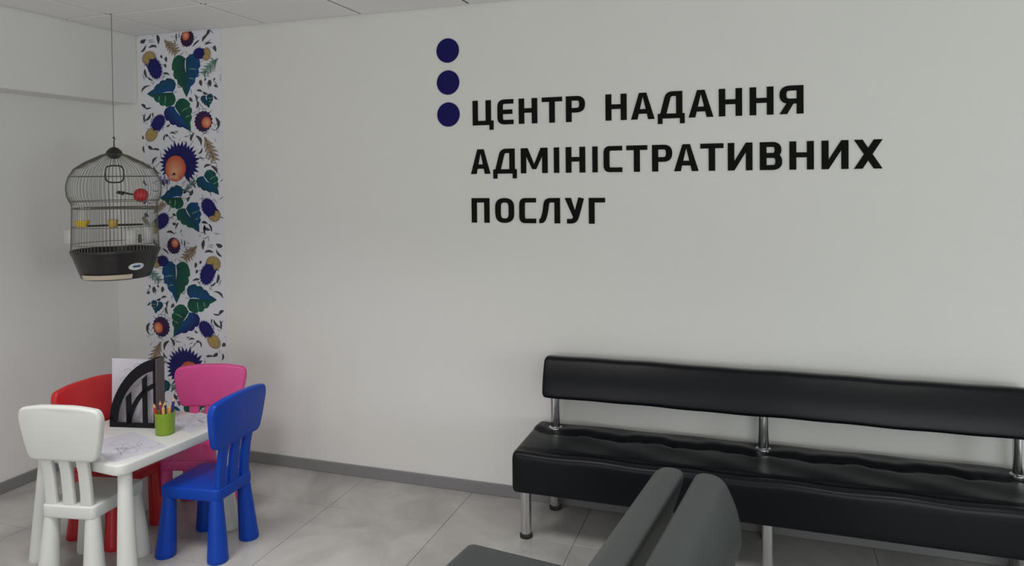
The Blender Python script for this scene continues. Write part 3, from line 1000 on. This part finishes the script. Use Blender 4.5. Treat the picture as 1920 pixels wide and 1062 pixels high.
link('tray_drawer_lip', wrap(view - 1.02, view + 0.42, 1.082, 1.104, rf, 0.010), M['cream'], tray)
link('oval_badge', wrap(view + 0.30, view + 0.74, 1.122, 1.158, rf, 0.003, True), M['decal'], tray)
link('badge_stripe', wrap(view + 0.42, view + 0.62, 1.136, 1.146, rf, 0.0045), M['decalblue'], tray)

# ------------------------------------------------------------------ long bench by the wall
def chrome_leg(parent, x, y, z1):
    lg = link('leg', lathe([(0.0235, 0.016), (0.0235, z1)], 24), M['chrome'], parent, (x, y, 0))
    link('foot', lathe([(0.0265, 0.0), (0.0275, 0.003), (0.0275, 0.015), (0.024, 0.020)], 24), M['rubber'], lg)
def seat_deform(length, posts, crease, front):
    def f(p):
        x, y, z = p
        if z > 0.355:
            k = min(1, (z - 0.355) / 0.04)
            e = min(1.0, (x + length / 2) / 0.06, (length / 2 - x) / 0.06)
            e = max(0.0, e)
            yc = crease + 0.010 * math.sin(x * 2 * PI / 0.27) + 0.006 * math.sin(x * 2 * PI / 0.11 + 1)
            dz = -0.016 * math.exp(-((y - yc) / 0.017) ** 2) * e
            dz += 0.005 * math.exp(-((y - yc - 0.05) / 0.03) ** 2)
            dz -= 0.008 * math.exp(-((y - front) / 0.012) ** 2) * e
            dz += 0.003 * math.sin(x * 17 + y * 9) * math.sin(y * 21 + 1.3) * e
            for px, py in posts:
                r2 = ((x - px) ** 2 + (y - py) ** 2)
                dz -= 0.012 * math.exp(-r2 / 0.045 ** 2)
            z += dz * k
        return Vector((x, y, z))
    return f
BL = 2.03
bench = thing('waiting_bench', 'long black leather waiting bench with chrome legs along the white wall', 'bench', (0.034, 2.85, 0))
# local: x along the wall, y towards the wall
loop = dense(round_poly([(0.0, 0.236), (0.435, 0.236), (0.435, 0.408), (0.0, 0.408)], [0.012, 0.012, 0.035, 0.030], 5), 0.016)
PX = (-0.915, -0.006, 0.915)
link('seat', sweep_section(loop, -BL / 2, BL / 2, 130, 0.022, seat_deform(BL, [(x, 0.35) for x in PX], 0.285, 0.045)), M['leather'], bench, angle=60)
bl = dense(round_poly([(0.283, 0.556), (0.360, 0.560), (0.418, 0.728), (0.342, 0.738)], [0.022, 0.02, 0.022, 0.020], 5), 0.02)
def pad(p):
    t = (p.z - 0.556) / 0.18
    if p.y < 0.352:
        p.y -= 0.010 * math.sin(PI * min(1, max(0, t)))
    p.z += 0.0012 * math.sin(p.x * 9) + 0.001 * math.sin(p.x * 23)
    return p
link('backrest', sweep_section(bl, -0.963, 0.963, 60, 0.018, pad), M['leather'], bench, angle=60)
for x in PX:
    po = link('back_post', lathe([(0.022, 0.385), (0.022, 0.585)], 24), M['chrome'], bench, (x, 0.35, 0))
    link('collar', lathe([(0.031, 0.388), (0.033, 0.398), (0.031, 0.408), (0.0235, 0.413)], 24), M['chrome'], po)
for x in (-0.985, 0.006, 0.985):
    chrome_leg(bench, x, 0.108, 0.24)
    chrome_leg(bench, x + (0.05 if x < -0.5 else (-0.05 if x > 0.5 else 0.0)), 0.405, 0.24)

# ------------------------------------------------------------------ two benches standing back to back
RZ = -math.radians(7.5)
def back_bench(side, label):
    t = thing('padded_bench', label, 'bench', (-0.17, 2.03, 0), RZ, None)
    Lb = 2.03
    m = M['leather_lit']
    f = lambda u: side * u
    sl = dense(round_poly([(f(0.125), 0.245), (f(0.712), 0.245), (f(0.712), 0.402), (f(0.125), 0.402)], [0.02, 0.015, 0.035, 0.02], 5), 0.03)
    def turn(bm):
        for v in bm.verts:
            x, y, z = v.co
            v.co = Vector((y, -x, z))
        return bm
    link('seat', turn(sweep_section(sl, 0.0, Lb, 40, 0.03)), m, t, angle=60)
    pl = dense(round_poly([(f(0.072), 0.545), (f(0.140), 0.562), (f(0.134), 0.655), (f(0.088), 0.754), (f(0.006), 0.754)], [0.03, 0.03, 0.05, 0.036, 0.036], 6), 0.02)
    link('backrest', turn(sweep_section(pl, 0.0, Lb, 40, 0.035)), m, t, angle=60)
    for x in (0.2, Lb - 0.2):
        link('back_post', lathe([(0.02, 0.385), (0.02, 0.62)], 20), M['chrome'], t, (f(0.150) - f(0.04), -x, 0))
        for u in (0.22, 0.62):
            chrome_leg(t, f(u), -x, 0.25)
    # post foot is carried by the seat back edge
back_bench(-1, 'left one of two black padded benches standing back to back in the foreground')
back_bench(1, 'right one of two black padded benches standing back to back in the foreground')
